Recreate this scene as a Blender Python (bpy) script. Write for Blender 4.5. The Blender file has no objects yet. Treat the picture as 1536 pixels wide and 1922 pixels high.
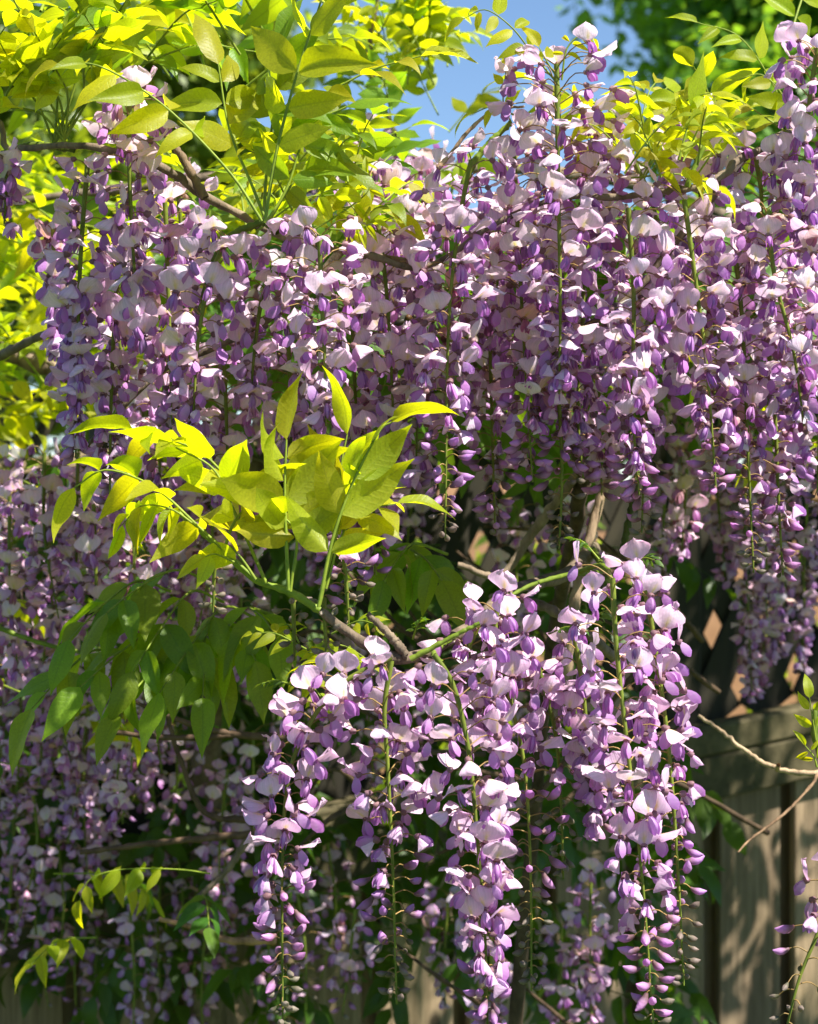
import bpy, math, random
import numpy as np
from mathutils import Vector, Matrix

# ------------------------------------------------------------------ camera, sky, sun, exposure
scene = bpy.context.scene
COL = scene.collection
CAM_Z, FPX = 1.55, 4000.0            # eye height; focal length in pixels of the 1536-wide photograph
cam_data = bpy.data.cameras.new('camera')
cam_data.sensor_fit = 'HORIZONTAL'
cam_data.sensor_width = 24.0
cam_data.lens = FPX / 1536 * 24.0
cam_data.clip_start, cam_data.clip_end = 0.05, 3000
cam_data.dof.use_dof = True
cam_data.dof.focus_distance = 1.84
cam_data.dof.aperture_fstop = 9.5
cam = bpy.data.objects.new('camera', cam_data)
cam.location = (0, 0, CAM_Z)
cam.rotation_euler = (math.radians(90), 0, 0)
COL.objects.link(cam)
scene.camera = cam

SUN_AZ, SUN_EL = math.radians(121), math.radians(55)      # azimuth clockwise from +Y
world = bpy.data.worlds.new('World')
scene.world = world
world.use_nodes = True
wn = world.node_tree
wn.nodes.clear()
sky = wn.nodes.new('ShaderNodeTexSky')
sky.sky_type = 'NISHITA'
sky.sun_disc = False
sky.sun_elevation, sky.sun_rotation = SUN_EL, SUN_AZ
sky.altitude, sky.air_density, sky.dust_density, sky.ozone_density = 900, 1.0, 0.0, 5.0
bg = wn.nodes.new('ShaderNodeBackground')
bg.inputs['Strength'].default_value = 0.066
wo = wn.nodes.new('ShaderNodeOutputWorld')
wn.links.new(sky.outputs[0], bg.inputs[0])
wn.links.new(bg.outputs[0], wo.inputs[0])

sun_data = bpy.data.lights.new('sun', 'SUN')
sun_data.energy, sun_data.angle, sun_data.color = 5.0, math.radians(0.53), (1.0, 0.95, 0.86)
sun = bpy.data.objects.new('sun', sun_data)
sd = Vector((math.sin(SUN_AZ) * math.cos(SUN_EL), math.cos(SUN_AZ) * math.cos(SUN_EL), math.sin(SUN_EL)))
sun.rotation_euler = sd.to_track_quat('Z', 'Y').to_euler()
sun.location = (6, 2, 9)
COL.objects.link(sun)

vs = scene.view_settings
vs.view_transform, vs.look, vs.exposure, vs.gamma = 'Standard', 'None', 1.3, 1.0
vs.use_curve_mapping = False

scene.cycles.max_bounces, scene.cycles.diffuse_bounces, scene.cycles.transmission_bounces = 7, 3, 5
scene.cycles.glossy_bounces = 2
scene.cycles.caustics_reflective = scene.cycles.caustics_refractive = False

# ------------------------------------------------------------------ helpers
def at(x, y, d):
    """a point d metres ahead of the eye, seen at photo pixel x, y"""
    return np.array(((x - 768) / FPX * d, d, CAM_Z + (961 - y) / FPX * d))

def nrm(v):
    v = np.asarray(v, float)
    return v / max(np.linalg.norm(v), 1e-9)

class MB:
    """collects quads with colours; build() links ONE mesh object"""
    def __init__(s):
        s.v, s.f, s.c, s.t, s.n = [], [], [], [], 0
    def add(s, v, f, c=None, t=None):
        v = np.asarray(v, np.float32)
        s.v.append(v); s.f.append(np.asarray(f, np.int32) + s.n)
        if c is None: c = np.ones((len(v), 3), np.float32)
        c = np.asarray(c, np.float32)
        s.c.append(np.tile(c, (len(v), 1)) if c.ndim == 1 else c)
        s.t.append(np.zeros((len(v), 2), np.float32) if t is None else np.asarray(t, np.float32))
        s.n += len(v)
        return s
    def get(s):
        return (np.concatenate(s.v), np.concatenate(s.f), np.concatenate(s.c), np.concatenate(s.t))
    def mesh(s, name, mat, smooth=True):
        v, f, c, t = s.get()
        me = bpy.data.meshes.new(name)
        me.vertices.add(len(v)); me.vertices.foreach_set('co', v.ravel())
        me.loops.add(f.size); me.loops.foreach_set('vertex_index', f.ravel())
        me.polygons.add(len(f)); me.polygons.foreach_set('loop_start', np.arange(0, f.size, 4, dtype=np.int32))
        me.polygons.foreach_set('use_smooth', np.full(len(f), smooth))
        a = me.color_attributes.new('Col', 'FLOAT_COLOR', 'POINT')
        a.data.foreach_set('color', np.c_[c, np.ones(len(c))].astype(np.float32).ravel())
        b = me.attributes.new('leafuv', 'FLOAT2', 'POINT')
        b.data.foreach_set('vector', t.ravel())
        me.materials.append(mat)
        me.update(calc_edges=True)
        return me
    def build(s, name, mat, parent=None, smooth=True):
        return link(name, s.mesh(name, mat, smooth), parent)

def link(name, data, parent=None, mw=None):
    o = bpy.data.objects.new(name, data)
    COL.objects.link(o)
    if parent is not None: o.parent = parent
    if mw is not None: o.matrix_local = mw
    return o

def thing(name, label, cat, group=None):
    o = link(name, None)
    o['label'] = label; o['category'] = cat
    if group: o['group'] = group
    return o

def curve(pts, n):
    """Catmull-Rom through pts, n samples"""
    P = np.asarray(pts, float)
    if len(P) == 2: P = np.array([P[0], (P[0] + P[1]) / 2, P[1]])
    Q = np.vstack([2 * P[0] - P[1], P, 2 * P[-1] - P[-2]])
    out = []
    for g in np.linspace(0, len(P) - 1 - 1e-9, n):
        i = int(g); t = g - i
        a, b, c, d = Q[i], Q[i + 1], Q[i + 2], Q[i + 3]
        out.append(.5 * (2 * b + (c - a) * t + (2 * a - 5 * b + 4 * c - d) * t * t + (3 * b - a - 3 * c + d) * t ** 3))
    return np.array(out)

def tube(P, R, k=6):
    P = np.asarray(P, float); n = len(P)
    R = np.broadcast_to(np.asarray(R, float), (n,))
    T = np.gradient(P, axis=0)
    T /= np.maximum(np.linalg.norm(T, axis=1)[:, None], 1e-9)
    up = np.array((0, 0, 1.0)) if abs(T[0][2]) < .9 else np.array((1.0, 0, 0))
    V = []
    A = nrm(np.cross(T[0], up))
    for i in range(n):
        A = nrm(A - T[i] * A.dot(T[i])); B = np.cross(T[i], A)
        for j in range(k):
            a = 2 * math.pi * j / k
            V.append(P[i] + R[i] * (math.cos(a) * A + math.sin(a) * B))
    F = [(i * k + j, i * k + (j + 1) % k, (i + 1) * k + (j + 1) % k, (i + 1) * k + j) for i in range(n - 1) for j in range(k)]
    return np.array(V), np.array(F)

def box(mb, cx, ax, ay, az, c=(1, 1, 1), bev=0.0):
    """box from centre and three half-axis vectors, edges chamfered on the front when bev > 0"""
    cx, ax, ay, az = map(lambda q: np.asarray(q, float), (cx, ax, ay, az))
    V = [cx + sx * ax + sy * ay + sz * az for sx in (-1, 1) for sy in (-1, 1) for sz in (-1, 1)]
    F = [(0, 1, 3, 2), (4, 6, 7, 5), (0, 4, 5, 1), (2, 3, 7, 6), (0, 2, 6, 4), (1, 5, 7, 3)]
    mb.add(V, F, c)

def grid_faces(nu, nv):
    return np.array([(j * nu + i, j * nu + i + 1, (j + 1) * nu + i + 1, (j + 1) * nu + i) for j in range(nv - 1) for i in range(nu - 1)])

# ------------------------------------------------------------------ materials
def new_mat(name):
    m = bpy.data.materials.new(name); m.use_nodes = True
    nt = m.node_tree; nt.nodes.clear()
    out = nt.nodes.new('ShaderNodeOutputMaterial')
    return m, nt, out

def node(nt, kind, **kw):
    n = nt.nodes.new(kind)
    for k, v in kw.items():
        if k in n.inputs: n.inputs[k].default_value = v
        else: setattr(n, k, v)
    return n

def math_n(nt, op, a, b=None, c=None):
    n = nt.nodes.new('ShaderNodeMath'); n.operation = op
    for i, x in enumerate((a, b, c)):
        if x is None: continue
        if isinstance(x, (int, float)): n.inputs[i].default_value = x
        else: nt.links.new(x, n.inputs[i])
    return n.outputs[0]

def petal_material():
    m, nt, out = new_mat('petal')
    L = nt.links.new
    col = node(nt, 'ShaderNodeVertexColor', layer_name='Col')
    info = node(nt, 'ShaderNodeObjectInfo')
    tex = node(nt, 'ShaderNodeTexCoord')
    noi = node(nt, 'ShaderNodeTexNoise', Scale=260.0, Detail=3.0)
    L(tex.outputs['Object'], noi.inputs['Vector'])
    hsv = node(nt, 'ShaderNodeHueSaturation')
    L(col.outputs[0], hsv.inputs['Color'])
    L(math_n(nt, 'MULTIPLY_ADD', info.outputs['Random'], .045, .482), hsv.inputs['Hue'])
    L(math_n(nt, 'MULTIPLY_ADD', noi.outputs[0], .5, .75), hsv.inputs['Saturation'])
    # fine veins fanning from the petal's base, and its middle crease
    uv = node(nt, 'ShaderNodeAttribute', attribute_name='leafuv')
    sep = node(nt, 'ShaderNodeSeparateXYZ'); L(uv.outputs['Vector'], sep.inputs[0])
    fan = math_n(nt, 'SINE', math_n(nt, 'MULTIPLY', sep.outputs[0], 38.0))
    fan2 = math_n(nt, 'SINE', math_n(nt, 'MULTIPLY', sep.outputs[0], 17.0))
    streak = math_n(nt, 'MULTIPLY', math_n(nt, 'ADD', fan, fan2), math_n(nt, 'MULTIPLY', sep.outputs[1], .055))
    L(math_n(nt, 'ADD', math_n(nt, 'MULTIPLY_ADD', noi.outputs[0], .3, .85), streak), hsv.inputs['Value'])
    p = node(nt, 'ShaderNodeBsdfPrincipled', Roughness=.5)
    p.inputs['Specular IOR Level'].default_value = .3
    L(hsv.outputs[0], p.inputs['Base Color'])
    bmp = node(nt, 'ShaderNodeBump', Strength=.4, Distance=.0009)
    wav = node(nt, 'ShaderNodeTexNoise', Scale=420.0, Detail=2.0)
    L(tex.outputs['Object'], wav.inputs['Vector']); L(math_n(nt, 'ADD', wav.outputs[0], math_n(nt, 'MULTIPLY', streak, 3.0)), bmp.inputs['Height']); L(bmp.outputs[0], p.inputs['Normal'])
    sat = node(nt, 'ShaderNodeHueSaturation', Saturation=1.25, Value=1.0)
    L(hsv.outputs[0], sat.inputs['Color'])
    tr = node(nt, 'ShaderNodeBsdfTranslucent')
    L(sat.outputs[0], tr.inputs['Color'])
    mx = node(nt, 'ShaderNodeMixShader', Fac=.42)
    L(p.outputs[0], mx.inputs[1]); L(tr.outputs[0], mx.inputs[2]); L(mx.outputs[0], out.inputs[0])
    return m

def leaf_material(name, top, under, trans, tfac, veins=True):
    m, nt, out = new_mat(name)
    L = nt.links.new
    uv = node(nt, 'ShaderNodeAttribute', attribute_name='leafuv')
    sep = node(nt, 'ShaderNodeSeparateXYZ'); L(uv.outputs['Vector'], sep.inputs[0])
    au = math_n(nt, 'ABSOLUTE', sep.outputs[0])
    # side veins leave the midrib at a slant
    ph = math_n(nt, 'MULTIPLY', math_n(nt, 'SUBTRACT', sep.outputs[1], math_n(nt, 'MULTIPLY', au, .13)), 75.0)
    vein = math_n(nt, 'POWER', math_n(nt, 'MULTIPLY_ADD', math_n(nt, 'SINE', ph), .5, .5), 7.0)
    rib = math_n(nt, 'LESS_THAN', au, .07)
    vv = math_n(nt, 'MAXIMUM', math_n(nt, 'MULTIPLY', vein, .28), rib)
    info = node(nt, 'ShaderNodeObjectInfo')
    tex = node(nt, 'ShaderNodeTexCoord')
    noi = node(nt, 'ShaderNodeTexNoise', Scale=34.0, Detail=3.0); L(tex.outputs['Object'], noi.inputs['Vector'])
    vcol = node(nt, 'ShaderNodeVertexColor', layer_name='Col')
    def tone(c, vs_, inv=False):
        h = node(nt, 'ShaderNodeHueSaturation', Color=(*c, 1))
        L(math_n(nt, 'MULTIPLY_ADD', info.outputs['Random'], .05, .485), h.inputs['Hue'])
        val = math_n(nt, 'MULTIPLY', math_n(nt, 'MULTIPLY_ADD', noi.outputs[0], .6, .7), math_n(nt, 'MULTIPLY_ADD', math_n(nt, 'FRACT', math_n(nt, 'MULTIPLY', info.outputs['Random'], 7.3)), .35, .8))
        if veins: val = math_n(nt, 'MULTIPLY', val, math_n(nt, 'MULTIPLY_ADD', vv, vs_, 1.0))
        L(val, h.inputs['Value'])
        mul = node(nt, 'ShaderNodeMix', data_type='RGBA', blend_type='MULTIPLY')
        mul.inputs[0].default_value = 1.0
        L(h.outputs[0], mul.inputs[6]); L(vcol.outputs[0], mul.inputs[7])
        return mul.outputs[2]
    geo = node(nt, 'ShaderNodeNewGeometry')
    mix = node(nt, 'ShaderNodeMix', data_type='RGBA')
    L(geo.outputs['Backfacing'], mix.inputs[0]); L(tone(top, .35), mix.inputs[6]); L(tone(under, .3), mix.inputs[7])
    p = node(nt, 'ShaderNodeBsdfPrincipled', Roughness=.42)
    p.inputs['Specular IOR Level'].default_value = .4
    L(mix.outputs[2], p.inputs['Base Color'])
    bmp = node(nt, 'ShaderNodeBump', Strength=.35, Distance=.0010)
    L(math_n(nt, 'MULTIPLY_ADD', vv, -1.0, math_n(nt, 'MULTIPLY', noi.outputs[0], .8)), bmp.inputs['Height']); L(bmp.outputs[0], p.inputs['Normal'])
    tr = node(nt, 'ShaderNodeBsdfTranslucent'); L(tone(trans, -.3), tr.inputs['Color'])
    mx = node(nt, 'ShaderNodeMixShader', Fac=tfac)
    L(p.outputs[0], mx.inputs[1]); L(tr.outputs[0], mx.inputs[2]); L(mx.outputs[0], out.inputs[0])
    return m

def rough_material(name, ca, cb, scale=30.0, stretch=(1, 1, 1), rough=.8, bump=.4, dist=.003, detail=6.0, use_col=False, trans=None):
    m, nt, out = new_mat(name)
    L = nt.links.new
    tex = node(nt, 'ShaderNodeTexCoord')
    mp = node(nt, 'ShaderNodeMapping'); mp.inputs['Scale'].default_value = stretch
    L(tex.outputs['Object'], mp.inputs[0])
    n1 = node(nt, 'ShaderNodeTexNoise', Scale=scale, Detail=detail, Roughness=.65); L(mp.outputs[0], n1.inputs['Vector'])
    ramp = node(nt, 'ShaderNodeValToRGB')
    ramp.color_ramp.elements[0].position, ramp.color_ramp.elements[0].color = .3, (*ca, 1)
    ramp.color_ramp.elements[1].position, ramp.color_ramp.elements[1].color = .7, (*cb, 1)
    L(n1.outputs[0], ramp.inputs[0])
    c = ramp.outputs[0]
    info = node(nt, 'ShaderNodeObjectInfo')
    h = node(nt, 'ShaderNodeHueSaturation'); L(c, h.inputs['Color'])
    L(math_n(nt, 'MULTIPLY_ADD', info.outputs['Random'], .35, .82), h.inputs['Value'])
    c = h.outputs[0]
    if use_col:
        vc = node(nt, 'ShaderNodeVertexColor', layer_name='Col')
        mul = node(nt, 'ShaderNodeMix', data_type='RGBA', blend_type='MULTIPLY'); mul.inputs[0].default_value = 1
        L(c, mul.inputs[6]); L(vc.outputs[0], mul.inputs[7]); c = mul.outputs[2]
    p = node(nt, 'ShaderNodeBsdfPrincipled', Roughness=rough)
    p.inputs['Specular IOR Level'].default_value = .25
    L(c, p.inputs['Base Color'])
    b = node(nt, 'ShaderNodeBump', Strength=bump, Distance=dist); L(n1.outputs[0], b.inputs['Height']); L(b.outputs[0], p.inputs['Normal'])
    if trans:
        t = node(nt, 'ShaderNodeBsdfTranslucent', Color=(*trans, 1))
        mx = node(nt, 'ShaderNodeMixShader', Fac=.25)
        L(p.outputs[0], mx.inputs[1]); L(t.outputs[0], mx.inputs[2]); L(mx.outputs[0], out.inputs[0])
    else:
        L(p.outputs[0], out.inputs[0])
    return m

def board_material():
    m, nt, out = new_mat('weathered_cedar')
    L = nt.links.new
    tex = node(nt, 'ShaderNodeTexCoord'); info = node(nt, 'ShaderNodeObjectInfo')
    off = node(nt, 'ShaderNodeVectorMath', operation='SCALE'); off.inputs[0].default_value = (7, 3, 11)
    L(info.outputs['Random'], off.inputs['Scale'])
    add = node(nt, 'ShaderNodeVectorMath', operation='ADD'); L(tex.outputs['Object'], add.inputs[0]); L(off.outputs[0], add.inputs[1])
    mp = node(nt, 'ShaderNodeMapping'); mp.inputs['Scale'].default_value = (1, 1, .045); L(add.outputs[0], mp.inputs[0])
    g = node(nt, 'ShaderNodeTexNoise', Scale=70.0, Detail=8.0, Roughness=.7); L(mp.outputs[0], g.inputs['Vector'])
    ramp = node(nt, 'ShaderNodeValToRGB'); e = ramp.color_ramp.elements
    e[0].position, e[0].color = .3, (.12, .08, .05, 1)
    e[1].position, e[1].color = .68, (.40, .295, .19, 1)
    L(g.outputs[0], ramp.inputs[0])
    # green algae in soft patches
    n2 = node(nt, 'ShaderNodeTexNoise', Scale=5.0, Detail=4.0); L(add.outputs[0], n2.inputs['Vector'])
    r2 = node(nt, 'ShaderNodeMapRange'); r2.inputs[1].default_value, r2.inputs[2].default_value = .45, .75; r2.inputs[4].default_value = .45
    L(n2.outputs[0], r2.inputs[0])
    mx = node(nt, 'ShaderNodeMix', data_type='RGBA'); mx.inputs[7].default_value = (.17, .14, .065, 1)
    L(r2.outputs[0], mx.inputs[0]); L(ramp.outputs[0], mx.inputs[6])
    # knots
    vo = node(nt, 'ShaderNodeTexVoronoi', Scale=6.0)
    mk = node(nt, 'ShaderNodeMapping'); mk.inputs['Scale'].default_value = (1, 1, .55); L(add.outputs[0], mk.inputs[0]); L(mk.outputs[0], vo.inputs['Vector'])
    r3 = node(nt, 'ShaderNodeMapRange'); r3.inputs[1].default_value, r3.inputs[2].default_value, r3.inputs[3].default_value, r3.inputs[4].default_value = .05, .10, .85, 0
    L(vo.outputs['Distance'], r3.inputs[0])
    mk2 = node(nt, 'ShaderNodeMix', data_type='RGBA'); mk2.inputs[7].default_value = (.03, .022, .015, 1)
    L(r3.outputs[0], mk2.inputs[0]); L(mx.outputs[2], mk2.inputs[6])
    h = node(nt, 'ShaderNodeHueSaturation'); L(mk2.outputs[2], h.inputs['Color'])
    L(math_n(nt, 'MULTIPLY_ADD', info.outputs['Random'], .5, .75), h.inputs['Value'])
    p = node(nt, 'ShaderNodeBsdfPrincipled', Roughness=.85); p.inputs['Specular IOR Level'].default_value = .2
    L(h.outputs[0], p.inputs['Base Color'])
    b = node(nt, 'ShaderNodeBump', Strength=.6, Distance=.002); L(g.outputs[0], b.inputs['Height']); L(b.outputs[0], p.inputs['Normal'])
    L(p.outputs[0], out.inputs[0])
    return m

M_PETAL = petal_material()
M_LEAF = leaf_material('young_leaf', (.33, .345, .016), (.36, .37, .03), (.88, .87, .005), .60)
M_LEAF_MID = leaf_material('green_leaf', (.15, .22, .014), (.18, .24, .03), (.54, .66, .008), .52)
M_LEAF_SHADE = leaf_material('shade_dark_leaf', (.06, .13, .012), (.10, .16, .03), (.28, .42, .01), .42)  # darker leaf copy, the shade put into its colour
M_FAR_LEAF = leaf_material('tree_leaf', (.15, .26, .028), (.16, .26, .04), (.50, .70, .03), .48, veins=False)
M_FAR_LIME = leaf_material('lime_tree_leaf', (.12, .22, .02), (.14, .22, .03), (.42, .58, .02), .45, veins=False)
M_STALK = rough_material('green_stalk', (.09, .13, .02), (.2, .24, .04), 90, rough=.55, bump=.2, dist=.0005, use_col=True)
M_BARK = rough_material('vine_bark', (.06, .042, .028), (.27, .205, .14), 60, (1, 1, .4), bump=.9, dist=.004, use_col=True)
M_WOOD = board_material()
M_SHADED_WOOD = rough_material('shade_dark_wood', (.013, .012, .008), (.036, .03, .018), 40, (1, 1, .1), bump=.5)  # shade on posts and lattice put into the wood colour
M_RAIL = rough_material('mossy_rail_wood', (.045, .04, .018), (.13, .105, .055), 30, (1, 1, 1), bump=.6)
M_STUCCO = rough_material('tan_stucco', (.52, .27, .14), (.66, .36, .20), 14, rough=.9, bump=.3, dist=.004)
M_GRASS = rough_material('lawn', (.03, .06, .012), (.09, .13, .03), 3.0, rough=.9, bump=.5, dist=.03)
M_TREEBARK = rough_material('tree_bark', (.05, .04, .03), (.16, .12, .09), 9, (1, 1, .3), bump=.8, dist=.02)
M_BEE = rough_material('bee_body', (.012, .009, .004), (.05, .032, .01), 900, rough=.5, bump=.5, dist=.0004, use_col=True)
M_WING = rough_material('bee_wing', (.25, .22, .18), (.4, .36, .3), 400, rough=.3, bump=.1, dist=.0002, trans=(.5, .45, .4))

# ------------------------------------------------------------------ ground, garden wall
mb = MB()
n = 41
gx = np.sign(np.linspace(-1, 1, n)) * np.abs(np.linspace(-1, 1, n)) ** 4 * 1500
V = np.array([(x, y + 3, 0.0 if abs(x) + abs(y) < 25 else .15 * math.sin(x * .13) * math.cos(y * .11) - .05) for y in gx for x in gx])
mb.add(V, grid_faces(n, n))
ground = mb.build('ground', M_GRASS); ground['kind'] = 'structure'
ground['label'] = 'rough green lawn under the wisteria'

wall = thing('stucco_wall', 'tan stucco garden wall seen through the lattice', 'wall')
mb = MB(); box(mb, (2.8, 7.6, .80), (3.0, -.35, 0), (.012, .10, 0), (0, 0, .80)); mb.build('wall_face', M_STUCCO, wall, False)
mb = MB(); box(mb, (2.8, 7.6, 1.625), (3.02, -.352, 0), (.016, .135, 0), (0, 0, .025)); mb.build('coping', M_STUCCO, wall, False)

# ------------------------------------------------------------------ fence: boards, rails, posts, lattice
FA = math.radians(28)
FQ = np.array((.679, 4.3, 0.0)); FD = np.array((math.cos(FA), math.sin(FA), 0)); FN = np.array((math.sin(FA), -math.cos(FA), 0))
RAKE = .125
FX = np.array((FD[0], FD[1], RAKE))
UP = np.array((0, 0, 1.0))
fence = thing('wooden_fence', 'weathered wooden board fence with diamond lattice along its top', 'fence')
rng = random.Random(5)
def fpt(s, z, off=0.0): return FQ + FD * s + FN * off + UP * (z + RAKE * s)
S0, S1 = -2.6, 1.9
def prism(p0, p1, half_w, half_t, name, mat=M_WOOD, k=1):
    """a chamfered bar from p0 to p1, half_w in the fence plane, half_t across it; origin at p0"""
    p0, p1 = np.asarray(p0), np.asarray(p1)
    ax = nrm(p1 - p0); w = nrm(np.cross(FN, ax)); c = min(half_t, half_w) * .22
    prof = [(-half_w + c, -half_t), (half_w - c, -half_t), (half_w, -half_t + c), (half_w, half_t - c), (half_w - c, half_t), (-half_w + c, half_t), (-half_w, half_t - c), (-half_w, -half_t + c)]
    V = [q + w * a + FN * b - p0 for q in (p0, p1) for a, b in prof]
    F = [(i, (i + 1) % 8, 8 + (i + 1) % 8, 8 + i) for i in range(8)]
    for o in (0, 8): F += [(o, o + 1, o + 2, o + 3), (o, o + 3, o + 4, o + 7), (o + 4, o + 5, o + 6, o + 7)]
    m = MB(); m.add(V, F)
    ob = m.build(name, mat, fence, False); ob.location = p0
    return ob
s = -.003 - 14 * .19
while s < S1:                                    # shadow-box boards: front row, and a back row behind the gaps
    dz = rng.uniform(-.006, .006)
    prism(fpt(s, .05 - RAKE * 0, .012 + rng.uniform(-.002, .002)), fpt(s, 1.04 + dz, .012), .077 + rng.uniform(-.003, .003), .0095, 'board')
    prism(fpt(s + .095, .05, -.045), fpt(s + .095, 1.04, -.045), .070, .009, 'board')
    s += .19
prism(fpt(S0, .997 + .043, .040), fpt(S1, .997 + .043, .040), .043, .018, 'rail', M_RAIL)
prism(fpt(S0, 1.115, .030), fpt(S1, 1.115, .030), .030, .030, 'rail', M_RAIL)
prism(fpt(S0, 1.78, .0), fpt(S1, 1.78, .0), .030, .030, 'rail', M_RAIL)
prism(fpt(S0, .30, -.018), fpt(S1, .30, -.018), .040, .017, 'rail')
prism(fpt(S0, 1.815, .0), fpt(S1, 1.815, .0), .012, .055, 'cap_rail')
for s in (-2.55, -1.32, -.16, 1.3):
    prism(fpt(s, -.1, -.03), fpt(s, 1.90, -.03), .048, .042, 'post', M_SHADED_WOOD)
z0, z1 = 1.145, 1.75
for k, (sg, off) in enumerate(((1, -.004), (-1, -.015))):
    dx = (z1 - z0) / math.tan(math.radians(60))
    s = S0 - dx
    while s < S1:
        a, b = s, s + dx
        if sg < 0: a, b = b, a
        t0, t1 = z0, z1
        if max(a, b) < S1 and min(a, b) > S0:
            prism(fpt(a, t0, off), fpt(b, t1, off), .037, .005, 'lattice_slat', M_SHADED_WOOD)
        s += .135

# ------------------------------------------------------------------ background trees, plus an added shade tree
def leaf_cloud(rs, cents, rads, n, size):
    """bent leaf blades spread over the outer part of several clumps"""
    N = n * len(cents)
    C = np.repeat(np.asarray(cents), n, 0); R = np.repeat(np.asarray(rads), n)[:, None]
    d = rs.normal(size=(N, 3)); d /= np.linalg.norm(d, axis=1)[:, None]
    p = C + d * R * (rs.random((N, 1)) ** .45) * np.array((1, 1, .75))
    a = rs.normal(size=(N, 3)); a[:, 2] -= .5; a /= np.linalg.norm(a, axis=1)[:, None]
    b = np.cross(a, rs.normal(size=(N, 3)) + d); b /= np.maximum(np.linalg.norm(b, axis=1)[:, None], 1e-6)
    c = np.cross(a, b)
    L = size * (.6 + .8 * rs.random((N, 1)))
    V = np.stack([p, p + a * L * .5 + b * L * .27 + c * L * .06, p + a * L, p + a * L * .5 - b * L * .27 + c * L * .06], 1).reshape(-1, 3)
    F = np.arange(4 * N).reshape(N, 4)
    col = np.repeat(.65 + .6 * rs.random((N, 1)), 4, 0) * np.array((1, 1, 1))
    return V, F, col

def tree(name, label, base, height, crown_c, crown_r, nclump, nleaf, size, mat, seed, group='trees beyond the fence'):
    rs = np.random.default_rng(seed)
    t = thing(name, label, 'tree', group)
    base = np.asarray(base, float); cc = np.asarray(crown_c, float); cr = np.asarray(crown_r, float)
    m = MB(); P = curve([base, base + (cc - base) * .4 + rs.normal(size=3) * .12, cc + UP * cr[2] * .5], 14)
    m.add(*tube(P, np.linspace(height * .028, .03, 14), 9)); m.build('trunk', M_TREEBARK, t)
    d = rs.normal(size=(nclump, 3)); d /= np.linalg.norm(d, axis=1)[:, None]
    cents = cc + d * cr * (rs.random((nclump, 1)) ** .4) * .86
    rads = cr.mean() * (.16 + .2 * rs.random(nclump))
    for i in range(min(nclump, 9)):
        m = MB(); k = 6 + i % 6
        m.add(*tube(curve([P[k], (P[k] + cents[i]) / 2 + UP * .15, cents[i]], 8), np.linspace(.05, .012, 8), 6)); m.build('limb', M_TREEBARK, t)
    m = MB(); m.add(*leaf_cloud(rs, cents, rads, nleaf, size)); m.build('crown', mat, t)
    return t
tree('broadleaf_tree', 'tall dark green broadleaf tree against the sky beyond the fence', (3.6, 14.5, 0), 7, (3.35, 14.5, 4.9), (2.05, 1.8, 2.3), 95, 380, .13, M_FAR_LEAF, 3)
tree('broadleaf_tree', 'bright green broadleaf tree rising behind the lime wisteria leaves', (-2.2, 10.5, 0), 5, (-1.6, 10.5, 3.0), (1.45, 1.2, 1.35), 46, 400, .10, M_FAR_LIME, 8)
tree('broadleaf_tree', 'low spreading green tree behind the pale flower tops', (.6, 12.5, 0), 4, (.5, 12.5, 2.35), (1.5, 1.2, .85), 30, 380, .10, M_FAR_LIME, 12)
tree('broadleaf_tree', 'dense green tree standing between the tall tree and the stucco wall', (4.6, 11.5, 0), 4, (3.2, 11.0, 2.6), (1.8, 1.2, 1.3), 36, 380, .11, M_FAR_LEAF, 21)
tree('broadleaf_tree', 'unseen tree added to shade the fence boards', (3.3, 3.9, 0), 5, (2.65, 3.3, 3.45), (1.15, 1.4, .85), 36, 80, .10, M_FAR_LEAF, 31, None)  # stands out of view, added only to cast shade on the fence
hedge = thing('hedge', 'hedge added behind the fence to darken the gaps', 'hedge')  # added leafy backdrop that keeps the gaps behind the flowers dark
rs = np.random.default_rng(44)
cents = np.array([(x, 6.2 + .42 * x + rs.normal() * .12, z) for x in (*np.arange(-3.2, .65, .3), *np.arange(1.45, 3.2, .3)) for z in (.35, .85, 1.3)])
m = MB(); m.add(*leaf_cloud(rs, cents, np.full(len(cents), .36), 210, .075)); m.build('foliage', M_FAR_LEAF, hedge)
for x in (*np.arange(-3.0, .5, .6), 1.6, 2.3, 3.0):
    m = MB(); m.add(*tube([(x, 6.2 + .42 * x, 0), (x + .03, 6.2 + .42 * x, .7), (x - .02, 6.22 + .42 * x, 1.25)], [.03, .022, .008], 6)); m.build('stem', M_TREEBARK, hedge)

# ------------------------------------------------------------------ wisteria: templates
PALE, LILAC, PURP, DEEP = map(np.array, ((.84, .60, .80), (.735, .43, .715), (.53, .24, .60), (.35, .135, .44)))
YEL, CALYX, PINK = map(np.array, ((.78, .62, .22), (.30, .17, .20), (.62, .38, .42)))
def mixc(a, b, t): return a * (1 - t) + b * t

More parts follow.
